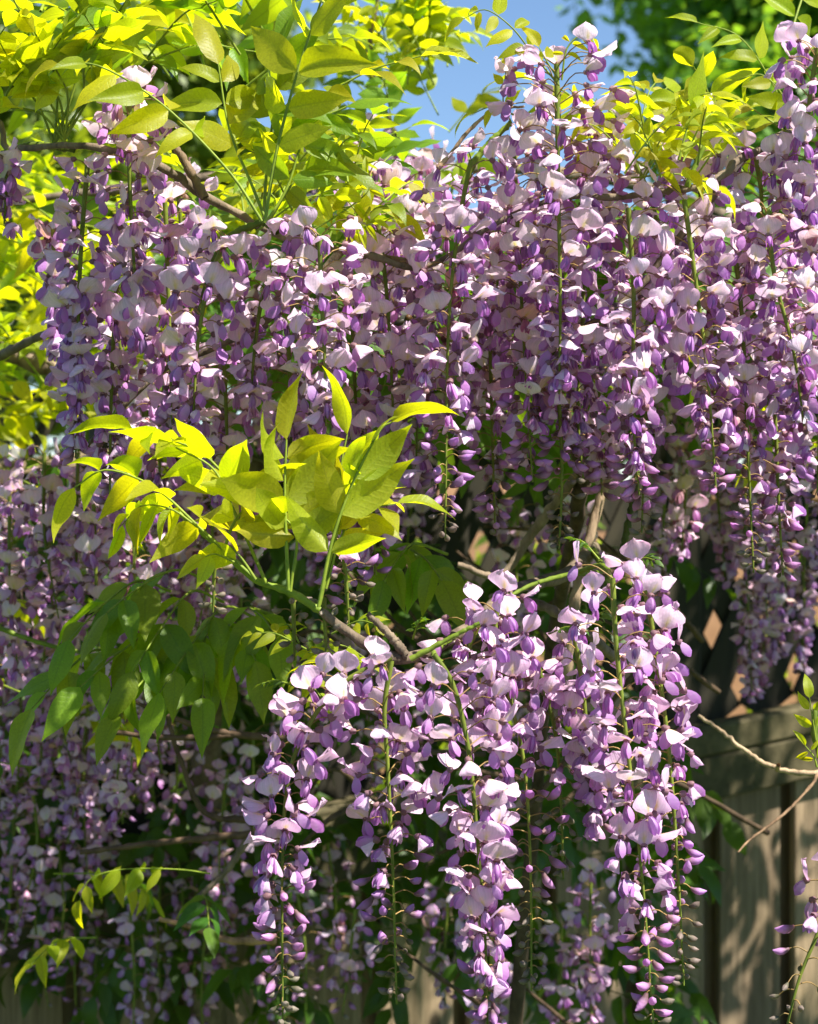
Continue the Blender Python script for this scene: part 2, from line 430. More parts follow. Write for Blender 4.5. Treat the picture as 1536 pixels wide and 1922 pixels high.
def flower_template(seed, kind, fade):
    """one pea flower: x points away from the stalk, z up; calyx at the origin"""
    r = np.random.default_rng(seed)
    m = MB()
    stdA, stdB, keelA, keelB = mixc(LILAC, PALE, fade), mixc(PALE, np.array((.88, .75, .85)), fade), mixc(PURP, DEEP, fade * .6), mixc(np.array((.72, .52, .74)), PURP, fade)
    # banner petal
    if kind == 'open':   p0, p1, fold, L, W = r.uniform(15, 45), r.uniform(0, 60), r.uniform(.1, .55), .0195, .0132
    elif kind == 'up':   p0, p1, fold, L, W = r.uniform(50, 75), r.uniform(80, 112), r.uniform(-.30, .0), .0195, .0134
    elif kind == 'hood': p0, p1, fold, L, W = r.uniform(0, 25), r.uniform(-50, -15), r.uniform(.55, .95), .0195, .0126
    else:                p0, p1, fold, L, W = r.uniform(-35, -10), r.uniform(-75, -50), r.uniform(1.0, 1.3), .0160, .0088
    nu, nv = 9, 8
    vs_ = np.array((0, .12, .28, .45, .62, .78, .91, 1.0)); us = np.linspace(-1, 1, nu)
    wp = np.interp(vs_, (0, .12, .28, .45, .62, .78, .91, 1), (.13, .42, .80, .98, 1.0, .88, .62, .16))
    V = []; C = []; T = []; px = pz = 0.0
    ph, am = r.uniform(0, 6.3), r.uniform(.0006, .0019); skew = r.uniform(-.0016, .0016); tipup = r.uniform(-.5, .8); ph2, am2 = r.uniform(0, 6.3), r.uniform(.0005, .0012)
    for j, v in enumerate(vs_):
        th = math.radians(p0 + (p1 - p0) * v)
        if j: px += math.cos(th) * L * (v - vs_[j - 1]); pz += math.sin(th) * L * (v - vs_[j - 1])
        nx, nz = -math.sin(th), math.cos(th)
        for u in us:
            w = wp[j] * W; au = abs(u)
            w *= 1 + .07 * math.sin(6 * v + ph2 + (1.7 if u > 0 else 0))
            dn = am2 * math.sin(8.5 * u + ph2 + 2 * v) * v * v + am2 * .8 * math.sin(7 * v + ph) * au * au - fold * w * au ** 1.4 + tipup * w * max(0, au - .6) + am * math.sin(3.2 * u + 4 * v + ph) * v - (0.0009 if au < .05 else 0) * v + skew * u * v
            sh = -.0030 * (au ** 2) * max(0, v - .4)
            y = w * u * (1 - .28 * min(1, abs(fold)) * au)
            V.append((px + nx * dn + math.cos(th) * sh + .001, y, pz + nz * dn + math.sin(th) * sh + .001))
            c = mixc(stdA, stdB, float(np.clip(1.0 - .75 * au + .35 * (1 - v) + .12 * math.sin(5 * u + ph), 0, 1)))
            if kind != 'half':
                yb = max(0, 1 - au / .26) * max(0, 1 - abs(v - .26) / .26); c = mixc(c, YEL, min(1, yb * 1.8) * .85)
            c = mixc(c, PINK, max(0, .16 - v) * 3.0)
            C.append(c); T.append((u, v + .02))
    m.add(V, grid_faces(nu, nv), C, T)
    # keel and two wing petals hanging below
    a0 = math.radians({'half': r.uniform(-70, -45)}.get(kind, r.uniform(-92, -48)))
    Lk = .0136; dx, dz = math.cos(a0), math.sin(a0); ex, ez = -dz, dx
    K = [(.0012 + dx * Lk * t + ex * .0030 * math.sin(math.pi * t), 0, -.0005 + dz * Lk * t + ez * .0022 * math.sin(math.pi * t)) for t in (0, .25, .5, .75, 1)]
    v, f = tube(K, [.0008, .0017, .0021, .0018, .0005], 6)
    m.add(v, f, [mixc(keelB, keelA, min(1, i // 6 / 3.2)) for i in range(len(v))])
    for sg in (-1, 1):
        fl = r.uniform(.0004, .0022); V = []; C = []
        for t in (0, .25, .5, .78, 1):
            hw = np.interp(t, (0, .25, .5, .78, 1), (.0010, .0028, .0038, .0034, .0006))
            for u in (-1, 0, 1):
                V.append((.0014 + dx * Lk * 1.04 * t + ex * (u * hw + .0012), sg * (.0010 + .0015 * math.sin(math.pi * min(1, t * .9)) * (1 - .35 * u * u) + fl * t), -.0006 + dz * Lk * 1.04 * t + ez * (u * hw + .0012)))
                C.append(mixc(keelB, mixc(PURP, keelA, .5), min(1, t * 1.15)))
        m.add(V, grid_faces(3, 5), C)
    v, f = tube([(-.0022, 0, .0012), (-.0008, 0, .0010), (.0022, 0, .0002), (.0030, 0, -.0002)], [.0006, .0024, .0030, .0027], 6)
    m.add(v, f, CALYX if fade < .5 else mixc(CALYX, PINK, .5))
    return m.get()

def bud_template(seed, size):
    r = np.random.default_rng(seed); m = MB()
    a = r.uniform(-.9, -.2); L = .0150 * size
    P = [(math.cos(a + .5 * t) * L * t, 0, math.sin(a + .5 * t) * L * t) for t in np.linspace(0, 1, 6)]
    v, f = tube(P, np.array([.0012, .0022, .0031, .0033, .0023, .0004]) * (size * .6 + .4), 7)
    base, tip = (CALYX * .8, mixc(PURP, LILAC, r.uniform(0, .7))) if size > .7 else (np.array((.16, .15, .09)), np.array((.30, .24, .20)))
    m.add(v, f, [mixc(base, tip, min(1, max(0, (i // 7 - 1) / 2.0))) for i in range(len(v))])
    return m.get()

KINDS = ['open'] * 6 + ['up'] * 5 + ['hood'] * 4
TEMPL = {}
for fi, fade in enumerate((0.0, .45, .9)):
    for i, k in enumerate(KINDS): TEMPL[('flower', fi, i)] = flower_template(100 * fi + i, k, fade)
    for i in range(4): TEMPL[('half', fi, i)] = flower_template(900 + 100 * fi + i, 'half', fade)
for i in range(5): TEMPL[('bud', 0, i)] = bud_template(50 + i, 1.0)
for i in range(4): TEMPL[('tiny', 0, i)] = bud_template(70 + i, .62)
SHARED = {}
def shared_mesh(key):
    if key not in SHARED:
        m = MB(); m.add(*TEMPL[key]); SHARED[key] = m.mesh({'flower': 'open_flower', 'half': 'opening_flower'}[key[0]], M_PETAL)
    return SHARED[key]

def frame(o, up):
    x = nrm(o); z = nrm(up - x * np.dot(up, x)); y = np.cross(z, x)
    return np.stack([x, y, z], 1)

STALK_G, STALK_T = np.array((1.0, 1.0, .8)), np.array((1.9, .95, 2.0))

def raceme(vine, pts, d0, d1, width, bloom=.8, seed=0, single=False, fade=.5, dens=1.0, scale=1.0, gap=0.0):
    """hanging flower cluster: pts = photo pixels along its stalk, from the branch down; depth runs d0 -> d1"""
    r = np.random.default_rng(seed)
    n = len(pts)
    W = [at(x, y, d0 + (d1 - d0) * i / max(1, n - 1)) for i, (x, y) in enumerate(pts)]
    P = curve(W, 40)
    seg = np.r_[0, np.cumsum(np.linalg.norm(np.diff(P, axis=0), axis=1))]; Lm = seg[-1]
    def pos(t): return np.array([np.interp(t * Lm, seg, P[:, i]) for i in range(3)])
    stalk = MB()
    v, f = tube(P, np.interp(np.linspace(0, 1, 40), (0, .5, 1), (.0026, .0019, .0009)) * scale, 6)
    stalk.add(v, f, STALK_G)
    rest, buds, singles = MB(), MB(), []
    pw = width / FPX * (d0 + d1) / 2 / 2                      # half width in metres
    N = int(Lm * 225 * dens)
    phi = r.uniform(0, 6.28)
    for i in range(N):
        t = gap + (1 - gap) * (max(0, i + r.uniform(-.4, .4)) / N) ** (.86 if bloom < .92 else 1.15)
        t = min(.995, max(gap, t))
        phi += 2.39996 + r.normal() * .25
        p = pos(t)
        o = np.array((math.cos(phi), math.sin(phi), 0))
        tt = (t - gap) / (1 - gap)
        stage = tt + r.normal() * .035
        kind = 'flower' if stage < bloom - .10 else 'half' if stage < bloom + .02 else 'bud' if stage < bloom + .24 else 'tiny'
        taper = np.interp(tt, (0, .10, .4, .75, 1), (.84, 1.0, .90, .54, .16))
        reach = max(.003, pw * taper - {'flower': .017, 'half': .012, 'bud': .009, 'tiny': .005}[kind])
        reach *= r.uniform(.55, 1.1)
        rise = reach * np.interp(tt, (0, .4, 1), (.35, .12, -.25)) + r.normal() * .002
        q = p + o * reach + UP * rise
        mid = p + o * reach * .55 + UP * (rise * .5 + reach * .18)
        v, f = tube(curve([p, mid, q], 6), np.linspace(.0007, .00055, 6) * scale, 3)
        stalk.add(v, f, STALK_T)
        fi = int(np.clip(round(2 * fade + r.normal() * .55 + (.3 - tt) * .6), 0, 2))
        az = phi + r.normal() * .40
        x = np.array((math.cos(az), math.sin(az), r.normal() * .28))
        up = UP + r.normal(size=3) * .20
        sc = scale * r.uniform(.92, 1.22) * (1.0 if tt > .1 else .93)
        R = frame(x, up) * sc
        if kind in ('flower', 'half'):
            key = (kind, fi, int(r.integers(0, len(KINDS) if kind == 'flower' else 4)))
            if single:
                mw = Matrix([[*R[0], q[0]], [*R[1], q[1]], [*R[2], q[2]], [0, 0, 0, 1]])
                singles.append((key, mw))
            else:
                tv, tf, tc, tu = TEMPL[key]
                jit = 1 + r.normal(size=3) * (.05, .05, .03) + r.normal() * .07
                if r.random() < .05: jit = jit * (.80, .70, .55)
                rest.add(tv @ R.T + q, tf, np.clip(tc * jit, 0, .9), tu)
        else:
            tv, tf, tc, tu = TEMPL[(kind, 0, int(r.integers(0, 5 if kind == 'bud' else 4)))]
            buds.add(tv @ R.T + q, tf, np.clip(tc * (1 + r.normal() * .12), 0, .9))
    ob = stalk.build('raceme', M_STALK, vine)
    for key, mw in singles: link('flower', shared_mesh(key), ob, mw)
    if rest.n: rest.build('blossom', M_PETAL, ob)['kind'] = 'stuff'
    if buds.n: buds.build('bud_tip', M_PETAL, ob)['kind'] = 'stuff'
    return ob

# leaflets -------------------------------------------------------
def leaflet_template(seed, fold, droop, wave, width=.245, roll=0.0, nu=7, nv=11):
    """blade 1 long: y along, x across, z its upper side"""
    r = np.random.default_rng(seed)
    vs_ = np.linspace(0, 1, nv)
    wp = np.interp(vs_, (0, .08, .2, .35, .5, .65, .8, .9, 1), (.02, .58, .90, 1.0, .91, .68, .36, .15, .012)) * width
    V, T = [], []; y = z = 0.0; ph = r.uniform(0, 6.3); tw = r.normal() * .25; side = r.normal() * .05
    for j, v in enumerate(vs_):
        a = -droop * v ** 1.3
        if j: y += math.cos(a) / (nv - 1); z += math.sin(a) / (nv - 1)
        for u in np.linspace(-1, 1, nu):
            w = wp[j]; au = abs(u); fo = fold * (1 - .3 * v)
            x = w * u * math.cos(fo); h = w * au * math.sin(fo) - roll * w * au * au + wave * math.sin(9 * v + ph + (2.0 if u > 0 else 0)) * au * au * math.sin(math.pi * v)
            h += tw * w * u * v
            V.append((x + side * v * v, y - math.sin(a) * h * 0, z + h * math.cos(a))); T.append((u, v))
    m = MB(); m.add(V, grid_faces(nu, nv), None, T)
    return m.get()
LEAF = [leaflet_template(i, fo, dr, wa, wd, ro) for i, (fo, dr, wa, wd, ro) in enumerate((
    (.25, .5, .03, .215, 0), (.45, .9, .035, .205, 0), (.12, .2, .03, .22, .1), (.6, .6, .04, .225, 0), (-.1, .8, .03, .205, .15), (.3, 1.3, .04, .195, 0)))]
LEAF_LOW = [leaflet_template(20 + i, fo, dr, .03, .21, 0, 3, 6) for i, (fo, dr) in enumerate(((.25, .5), (.45, .9), (.15, .2), (.5, .6), (.1, .8), (.3, 1.2)))]
YOUNG = [leaflet_template(40 + i, 1.05, .9, .015, .23) for i in range(3)]
LSH = {}
def leaf_mesh(i, young, mat):
    k = (i, young, mat.name)
    if k not in LSH:
        m = MB(); m.add(*(YOUNG if young else LEAF)[i]); LSH[k] = m.mesh('leaflet_blade', mat)
    return LSH[k]

def compound_leaf(vine, P3, pairs=4, size=.055, normal=(0, -.35, 1), seed=0, mat=None, single=True, start=.34, spread=62, hang=0.0, young=False, term=True, into=None):
    """pinnate leaf: P3 = 3-D points of its midrib from the shoot outwards"""
    mat = mat or M_LEAF
    r = np.random.default_rng(seed)
    P = curve(P3, 22); seg = np.r_[0, np.cumsum(np.linalg.norm(np.diff(P, axis=0), axis=1))]; Lm = seg[-1]
    ob = None
    if into is None:
        m = MB(); m.add(*tube(P, np.linspace(.0014, .0006, 22) * max(.7, size / .055), 5), np.array((1.3, 1.35, .8)))
        ob = m.build('compound_leaf', M_STALK, vine)
    else:
        into.add(*tube(P[::3], np.linspace(.0014, .0006, 8), 3))
    rest = MB() if into is None else into
    def put(p, d, nrml, L):
        y = nrm(d); z = nrm(nrml - y * np.dot(nrml, y)); x = np.cross(y, z)
        R = np.stack([x, y, z], 1) * L
        i = int(r.integers(0, 3 if young else len(LEAF)))
        if single:
            link('leaflet', leaf_mesh(i, young, mat), ob, Matrix([[*R[0], p[0]], [*R[1], p[1]], [*R[2], p[2]], [0, 0, 0, 1]]))
        else:
            tv, tf, tc, tu = (YOUNG if young else LEAF if into is None else LEAF_LOW)[i]
            rest.add(tv @ R.T + p, tf, tc * (1 + r.normal() * .10), tu)
    for k in range(pairs):
        t = start + (.97 - start) * (k / max(1, pairs - .4))
        p = np.array([np.interp(t * Lm, seg, P[:, i]) for i in range(3)])
        T = nrm(np.array([np.interp(min(1, t + .06) * Lm, seg, P[:, i]) for i in range(3)]) - np.array([np.interp(max(0, t - .06) * Lm, seg, P[:, i]) for i in range(3)]))
        nb = np.asarray(normal, float); nb = nrm(nb - T * np.dot(nb, T)); side = np.cross(T, nb)
        grow = np.interp(k / max(1, pairs - 1), (0, .4, 1), (.85, 1.05, .72))
        for sg in (-1, 1):
            if pairs > 2 and r.random() < .04: continue
            a = math.radians(spread + r.normal() * 11 - 14 * k / max(1, pairs))
            d = T * math.cos(a) + sg * side * math.sin(a) + nb * r.normal() * .22 - UP * hang * r.uniform(.6, 1.3)
            put(p + sg * side * .0015, d, nb + r.normal(size=3) * .33 + sg * side * .12, size * grow * r.uniform(.82, 1.14))
    if term:
        T = nrm(P[-1] - P[-3]); nb = np.asarray(normal, float)
        put(P[-1], T - UP * hang * .6 + r.normal(size=3) * .1, nb + r.normal(size=3) * .25, size * r.uniform(.8, 1.05))
    if into is None and rest.n: rest.build('leaflets', mat, ob)['kind'] = 'stuff'
    return ob

def branch(vine, pts, radii, mat=None, name='branch', col=(1, 1, 1), n=36, k=8, seed=0, knob=.10):
    """woody stem through 3-D points with swollen, uneven thickness"""
    r = np.random.default_rng(seed); P = curve(pts, n)
    P += r.normal(size=P.shape) * np.mean(radii) * .10
    R = np.interp(np.linspace(0, 1, n), np.linspace(0, 1, len(radii)), radii) * (1 + r.normal(size=n) * knob)
    m = MB(); v, f = tube(P, R, k); m.add(v, f, np.asarray(col, float))
    return m.build(name, mat or M_BARK, vine)
GREENWOOD = np.array((.9, 1.0, .6))
def px(d, *pts): return [at(x, y, dd) if dd else at(x, y, d) for x, y, dd in [(p + (0,))[:3] for p in pts]]

def vine_thing(label): return thing('wisteria_vine', label, 'wisteria')

def random_leaf(vine, rs, x, y, d, size, L, mat, single, seed, pairs=None, upward=.5, young=False, hang=.15, ny=-.15, into=None):
    b = at(x, y, d)
    a = rs.uniform(0, 6.28)
    dr = nrm((math.cos(a), math.sin(a) * .8, upward + rs.normal() * .35))
    mid = b + dr * L * .55; tip = b + dr * L * .95 - UP * L * .18
    nn = nrm(np.array((rs.normal() * .4, rs.normal() * .4 + ny, 1)))
    return compound_leaf(vine, [b, mid, tip], pairs or int(rs.integers(3, 6)), size, nn, seed, mat, single, young=young, hang=hang, into=into)
#--VINES--
# ------------------------------------------------------------------ vine over the top (tall pale clusters against the sky)
v1 = vine_thing('wisteria vine in full bloom, its tallest pale cluster rising against blue sky')
branch(v1, [(.95, 2.75, -.05), (.9, 2.7, .8), (.74, 2.4, 1.5), at(1660, 330, 2.12), at(1536, 240, 2.02), at(1400, 292, 1.96), at(1330, 345, 1.93), at(1260, 355, 1.92), at(1160, 372, 1.93)], [.03, .022, .012, .0060, .0044, .0040, .0038, .0034, .0026], name='trunk', n=60, seed=1)
branch(v1, px(1.98, (1400, 292), (1280, 440), (1180, 560), (1050, 640)), [.004, .003], seed=2)
branch(v1, px(1.9, (1160, 370), (1050, 372), (930, 420), (800, 500), (690, 478)), [.0028, .0026, .0024, .0032], seed=3)
branch(v1, px(1.87, (985, 200), (930, 206), (880, 245), (850, 285), (822, 315)), [.0010, .0014, .0017, .0024], name='spent_stalk', col=(2.2, 1.9, 1.7), seed=4)
branch(v1, px(1.9, (960, 230), (925, 262), (893, 300), (870, 345)), [.0026, .0030, .0034], M_STALK, col=GREENWOOD, seed=5)
branch(v1, px(1.92, (1045, 560), (1046, 330), (1050, 200), (1045, 120), (1042, 90)), [.0018, .0014, .0008], M_STALK, name='green_shoot', col=GREENWOOD * .8, seed=6)
branch(v1, px(1.9, (1290, 350), (1315, 290), (1350, 225), (1335, 205)), [.0028, .0020, .0016], M_STALK, name='green_shoot', col=GREENWOOD * 1.3, seed=7)
R1 = [  # pixels down the stalk, depth, width, bloom, fade, single
    ([(1045, 120), (1048, 330), (1052, 560), (1050, 740)], 1.86, 275, .95, .9, 1),
    ([(885, 300), (862, 420), (842, 620), (836, 1010)], 1.86, 215, .62, .6, 1),
    ([(1180, 390), (1190, 560), (1188, 760), (1200, 930)], 1.88, 210, .80, .5, 1),
    ([(1285, 375), (1305, 520), (1328, 700), (1345, 925)], 1.90, 215, .68, .5, 1),
    ([(1440, 390), (1455, 520), (1490, 660), (1510, 800)], 1.92, 235, .92, .6, 0),
    ([(1535, 90), (1520, 190), (1512, 330), (1515, 450)], 1.93, 190, 1.1, .7, 1),
    ([(965, 270), (972, 430), (985, 660), (1000, 905)], 1.93, 240, .78, .6, 0),
    ([(1090, 380), (1095, 560), (1085, 760), (1095, 900)], 1.96, 220, .72, .45, 0),
    ([(1235, 470), (1222, 620), (1212, 800), (1205, 1000)], 2.0, 190, .60, .4, 0),
    ([(1380, 470), (1395, 620), (1405, 860), (1415, 1075)], 1.98, 200, .60, .4, 0),
    ([(1530, 320), (1545, 480), (1540, 700), (1535, 930)], 1.98, 220, .75, .5, 0),
    ([(1440, 620), (1455, 780), (1462, 940), (1470, 1080)], 2.05, 180, .65, .35, 0),
    ([(915, 440), (920, 640), (925, 840), (930, 1000)], 2.05, 190, .7, .4, 0),
    ([(800, 430), (790, 560), (785, 740), (780, 930)], 2.02, 200, .78, .5, 0),
    ([(1030, 560), (1050, 760), (1055, 900), (1050, 1030)], 1.95, 150, .42, .35, 0),
    ([(1140, 600), (1125, 760), (1130, 930)], 2.08, 190, .8, .4, 0),
    ([(1330, 480), (1345, 650), (1360, 880)], 2.12, 200, .8, .4, 0),
    ([(1110, 250), (1125, 330), (1130, 470)], 1.92, 170, 1.2, .9, 0),
    ([(1290, 230), (1310, 320), (1320, 470)], 1.98, 190, 1.2, .8, 0),
    ([(1190, 300), (1230, 400), (1240, 560)], 2.0, 230, 1.2, .7, 0),
    ([(1420, 300), (1430, 380), (1425, 520)], 1.98, 200, 1.2, .8, 0),
    ([(930, 380), (935, 480), (930, 640)], 2.0, 230, 1.1, .7, 0),
    ([(1500, 480), (1490, 640), (1480, 820)], 2.1, 220, 1.0, .4, 0),
    ([(1010, 420), (1015, 560), (1020, 760)], 2.06, 230, 1.0, .5, 0),
]
for i, (pts, d, w, bl, fa, one) in enumerate(R1): raceme(v1, pts, d, d + .02, w, bl + .06, 300 + i, bool(one), min(.95, fa + .15), dens=1.4 if i in (0, 5) else 1.15)
# leaves on it
compound_leaf(v1, px(1.84, (1050, 160), (1000, 100), (960, 50), (912, 18), (872, 34)), 4, .030, (0, -.7, .6), 10, start=.4, spread=75, hang=.25)
compound_leaf(v1, px(1.84, (1050, 150), (1030, 120), (1012, 88)), 1, .036, (.3, -.8, .3), 11, start=.7)
compound_leaf(v1, px(1.86, (1055, 150), (1065, 90), (1100, 62), (1120, 90)), 4, .020, (.2, -.6, .7), 12, young=True, hang=.6)
compound_leaf(v1, px(1.88, (960, 230), (945, 190), (950, 130)), 2, .022, (-.3, -.6, .5), 13)
compound_leaf(v1, px(1.87, (965, 215), (925, 200), (890, 212)), 1, .030, (-.2, -.5, .8), 14, start=.5)
rs = np.random.default_rng(61)
for i in range(17):
    random_leaf(v1, rs, rs.uniform(1160, 1320), rs.uniform(225, 345), 1.88 + rs.uniform(-.03, .06), rs.uniform(.026, .042), .08, M_LEAF, True, 700 + i, 3, 1.0, young=i % 3 == 0, hang=.2)
compound_leaf(v1, px(1.86, (1275, 300), (1290, 240), (1298, 205)), 1, .052, (.5, -.6, .3), 15, start=.6, spread=28)
compound_leaf(v1, px(2.0, (1480, 250), (1455, 165), (1390, 70), (1310, 42)), 4, .036, (.1, -.7, .6), 16, start=.35, hang=.2)
compound_leaf(v1, px(2.0, (1490, 250), (1470, 180), (1430, 140), (1385, 150)), 3, .045, (0, -.4, .9), 17, hang=.1)
compound_leaf(v1, px(1.98, (1480, 250), (1430, 215), (1390, 190)), 2, .046, (.1, -.4, .9), 18)
for i, (x, y) in enumerate(((1500, 60), (1530, 30), (1480, 20), (1400, 270), (1440, 230), (1330, 260), (1195, 235), (1160, 215), (1520, 200), (1365, 240))):
    random_leaf(v1, rs, x, y + 60, 2.08 + rs.uniform(0, .15), .058, .13, M_LEAF, True, 740 + i, 3, 1.1)
for i in range(5):
    random_leaf(v1, rs, rs.uniform(900, 1500), rs.uniform(700, 1000), 2.25, .045, .12, M_LEAF, True, 760 + i, 3, .1)

# ------------------------------------------------------------------ vine among the lime leaves
v2 = vine_thing('wisteria vine with big lime leaves over long lilac clusters, beside the yellow-green foliage')
branch(v2, [(-.95, 2.85, -.05), (-.9, 2.8, .7), (-.72, 2.4, 1.5), at(-60, 300, 2.0), at(20, 283, 1.95), at(150, 274, 1.9), at(300, 312, 1.9), at(385, 368, 1.92), at(520, 440, 1.95), at(640, 470, 1.94), at(800, 498, 1.92)], [.03, .020, .011, .0034, .0030, .0032, .0038, .0040, .0032, .0034, .0032], name='trunk', n=70, seed=11)
branch(v2, px(1.9, (385, 372), (345, 300), (310, 250), (250, 170)), [.0044, .0034, .0024], seed=12, col=(1.2, 1.1, 1))
branch(v2, px(1.86, (520, 435), (497, 418), (470, 425), (430, 445), (398, 500), (375, 590)), [.0034, .0032, .0028, .0024], M_STALK, col=GREENWOOD * .7, seed=13)
branch(v2, [at(-60, 700, 2.3), at(0, 668, 2.25), at(80, 628, 2.2), at(140, 590, 2.2)], [.006, .0046, .003], seed=14)
branch(v2, px(1.95, (0, 290), (60, 272), (140, 280)), [.0028, .0034], M_STALK, col=GREENWOOD * .7, seed=15)
branch(v2, px(2.0, (640, 470), (560, 560), (430, 640), (300, 700), (160, 840)), [.0046, .0034, .002], seed=16)
R2 = [
    ([(243, 165), (243, 320), (250, 470), (262, 640)], 1.86, 185, 1.0, .8, 1),
    ([(165, 300), (152, 470), (146, 640), (142, 860)], 1.90, 150, .82, .6, 1),
    ([(430, 445), (395, 520), (372, 640), (362, 800)], 1.84, 205, .95, .65, 1),
    ([(600, 440), (604, 560), (610, 680), (612, 800)], 1.83, 255, 1.05, .7, 1),
    ([(560, 470), (500, 540), (480, 640), (470, 760)], 1.9, 190, .95, .5, 1),
    ([(310, 380), (315, 520), (320, 680), (322, 830)], 1.94, 190, .8, .5, 0),
    ([(225, 470), (214, 620), (208, 780), (206, 960)], 1.95, 150, .66, .45, 0),
    ([(710, 420), (725, 540), (735, 700), (742, 900)], 1.93, 215, .85, .55, 0),
    ([(660, 560), (665, 700), (672, 820)], 1.97, 210, 1.0, .5, 0),
    ([(540, 600), (545, 740), (548, 900)], 2.0, 200, .8, .45, 0),
    ([(420, 640), (425, 780), (430, 960)], 2.02, 190, .8, .4, 0),
    ([(300, 620), (300, 780), (300, 960)], 2.08, 190, .75, .4, 0),
    ([(5, 290), (12, 340), (8, 420)], 1.9, 100, 1.2, .5, 0),
    ([(690, 330), (700, 400), (700, 520)], 2.05, 220, 1.2, .7, 0),
    ([(760, 350), (765, 450), (765, 600)], 2.05, 200, 1.2, .6, 0),
    ([(100, 430), (105, 560), (110, 700)], 2.0, 110, .95, .5, 0),
    ([(690, 800), (700, 920), (705, 1080)], 1.95, 180, .7, .3, 0),
    ([(620, 820), (640, 950), (650, 1130)], 1.98, 210, .55, .3, 0),
    ([(330, 330), (340, 430), (345, 560)], 2.05, 150, 1.2, .6, 0),
    ([(600, 720), (590, 850), (585, 1000)], 2.1, 190, .8, .35, 0),
]
for i, (pts, d, w, bl, fa, one) in enumerate(R2): raceme(v2, pts, d, d + .02, w, bl + .10, 400 + i, bool(one), fa, dens=1.05)
# fan of leaves from the node at the end of the green stem
big = .066
compound_leaf(v2, px(1.80, (497, 418), (520, 280), (560, 130), (600, 10), (615, -60)), 5, big, (-.15, -.45, .9), 30, start=.3, spread=70)
compound_leaf(v2, px(1.80, (492, 415), (430, 322), (310, 200), (190, 125), (110, 120)), 5, .058, (.05, -.5, .85), 31, start=.42, spread=66, hang=.25)
compound_leaf(v2, px(1.84, (495, 418), (500, 330), (515, 200), (530, 80)), 4, big, (-.3, -.5, .7), 32, M_LEAF_MID, start=.45)
compound_leaf(v2, px(1.83, (500, 415), (470, 340), (430, 240), (410, 120)), 4, big, (.2, -.6, .7), 33, start=.5)
compound_leaf(v2, px(1.84, (505, 415), (560, 330), (610, 290), (640, 300)), 3, .05, (.2, -.4, .9), 34, M_LEAF_MID, hang=.2)
compound_leaf(v2, px(1.82, (500, 418), (540, 350), (580, 240), (650, 200)), 3, .056, (.2, -.4, .9), 35, M_LEAF_MID)
compound_leaf(v2, px(1.85, (540, 200), (620, 170), (700, 130), (790, 105)), 3, .055, (0, -.3, .95), 36, start=.3)
for i, (x, y) in enumerate(((10, 190), (40, 150), (75, 140), (105, 130), (160, 120), (200, 100), (-30, 120), (60, 60), (140, 40), (230, 50))):
    compound_leaf(v2, [at(130 - i * 4, 280, 1.93), at((x + 130) / 2 + 10, (y + 280) / 2 - 20, 1.92), at(x, y, 1.90), at(x + (-1) ** i * 40, y - 70, 1.86)], 4, .055, (rs.normal() * .3, -.35, .9), 50 + i, (M_LEAF, M_LEAF, M_LEAF_MID)[i % 3], start=.5, hang=.1)
compound_leaf(v2, px(1.90, (590, 430), (640, 400), (690, 360), (690, 330)), 3, .026, (0, -.5, .8), 70, young=True, hang=.7)
compound_leaf(v2, px(1.88, (610, 430), (660, 430), (700, 420)), 4, .026, (0, -.5, .8), 71, young=True, hang=.6)
for i in range(15):
    random_leaf(v2, rs, rs.uniform(470, 740), rs.uniform(330, 470), 1.9 + rs.uniform(-.03, .1), rs.uniform(.03, .046), .09, (M_LEAF, M_LEAF_MID)[i % 2], True, 800 + i, 3, .9, hang=.2)
for i in range(30):
    random_leaf(v2, rs, rs.uniform(-40, 640), rs.uniform(-20, 230), rs.uniform(1.98, 2.5), rs.uniform(.05, .068), .16, (M_LEAF, M_LEAF_MID, M_LEAF_MID)[i % 3], False, 830 + i, 4, .8)

# ------------------------------------------------------------------ low branch with the long clusters and the leafy shoot
v3 = vine_thing('low wisteria branch with long lilac clusters and bright yellow leafy shoot before the fence')
branch(v3, [(.10, 2.9, -.05), (.12, 2.8, .6), at(1020, 1350, 2.6), at(1085, 960, 2.3), at(1092, 880, 2.25), at(1040, 720, 2.2)], [.016, .010, .0075, .008, .008, .006], name='trunk', n=50, seed=21, col=(.4, .36, .32))
branch(v3, [at(1112, 1030, 2.38), at(1060, 1080, 2.1), at(960, 1110, 1.95), at(880, 1180, 1.86), at(770, 1236, 1.80), at(690, 1212, 1.79), at(600, 1145, 1.78)], [.009, .0070, .0060, .0056, .0056, .0046, .0032], seed=22)
branch(v3, px(1.79, (765, 1232), (730, 1190), (690, 1152)), [.0040, .0034, .0026], seed=23)
branch(v3, [at(1112, 1030, 2.38), at(1130, 1070, 2.05), at(1080, 1076, 1.92), at(1005, 1095, 1.86), at(945, 1125, 1.82)], [.004, .0029, .0025, .0020, .0016], M_STALK, col=GREENWOOD * .9, seed=24)
branch(v3, [at(1080, 1076, 1.92), at(1130, 1062, 1.84), at(1150, 1090, 1.78)], [.0028, .0024, .0020], M_STALK, col=GREENWOOD, seed=25)
branch(v3, [at(850, 1195, 1.83), at(815, 1225, 1.79), at(830, 1245, 1.76)], [.003, .0024, .002], M_STALK, col=GREENWOOD, seed=26)
branch(v3, px(1.77, (770, 1238), (850, 1195), (900, 1170)), [.0026, .0020, .0017], M_STALK, col=GREENWOOD * 1.1, seed=27)
branch(v3, [at(1092, 880, 2.25), at(1000, 1000, 2.3), at(940, 1080, 2.3), at(860, 1060, 2.3)], [.006, .005, .003], seed=28)
branch(v3, [at(1160, 1240, 2.1), at(1090, 1180, 2.05), at(1000, 1130, 2.1), at(920, 1120, 2.15)], [.005, .005, .003], seed=29)
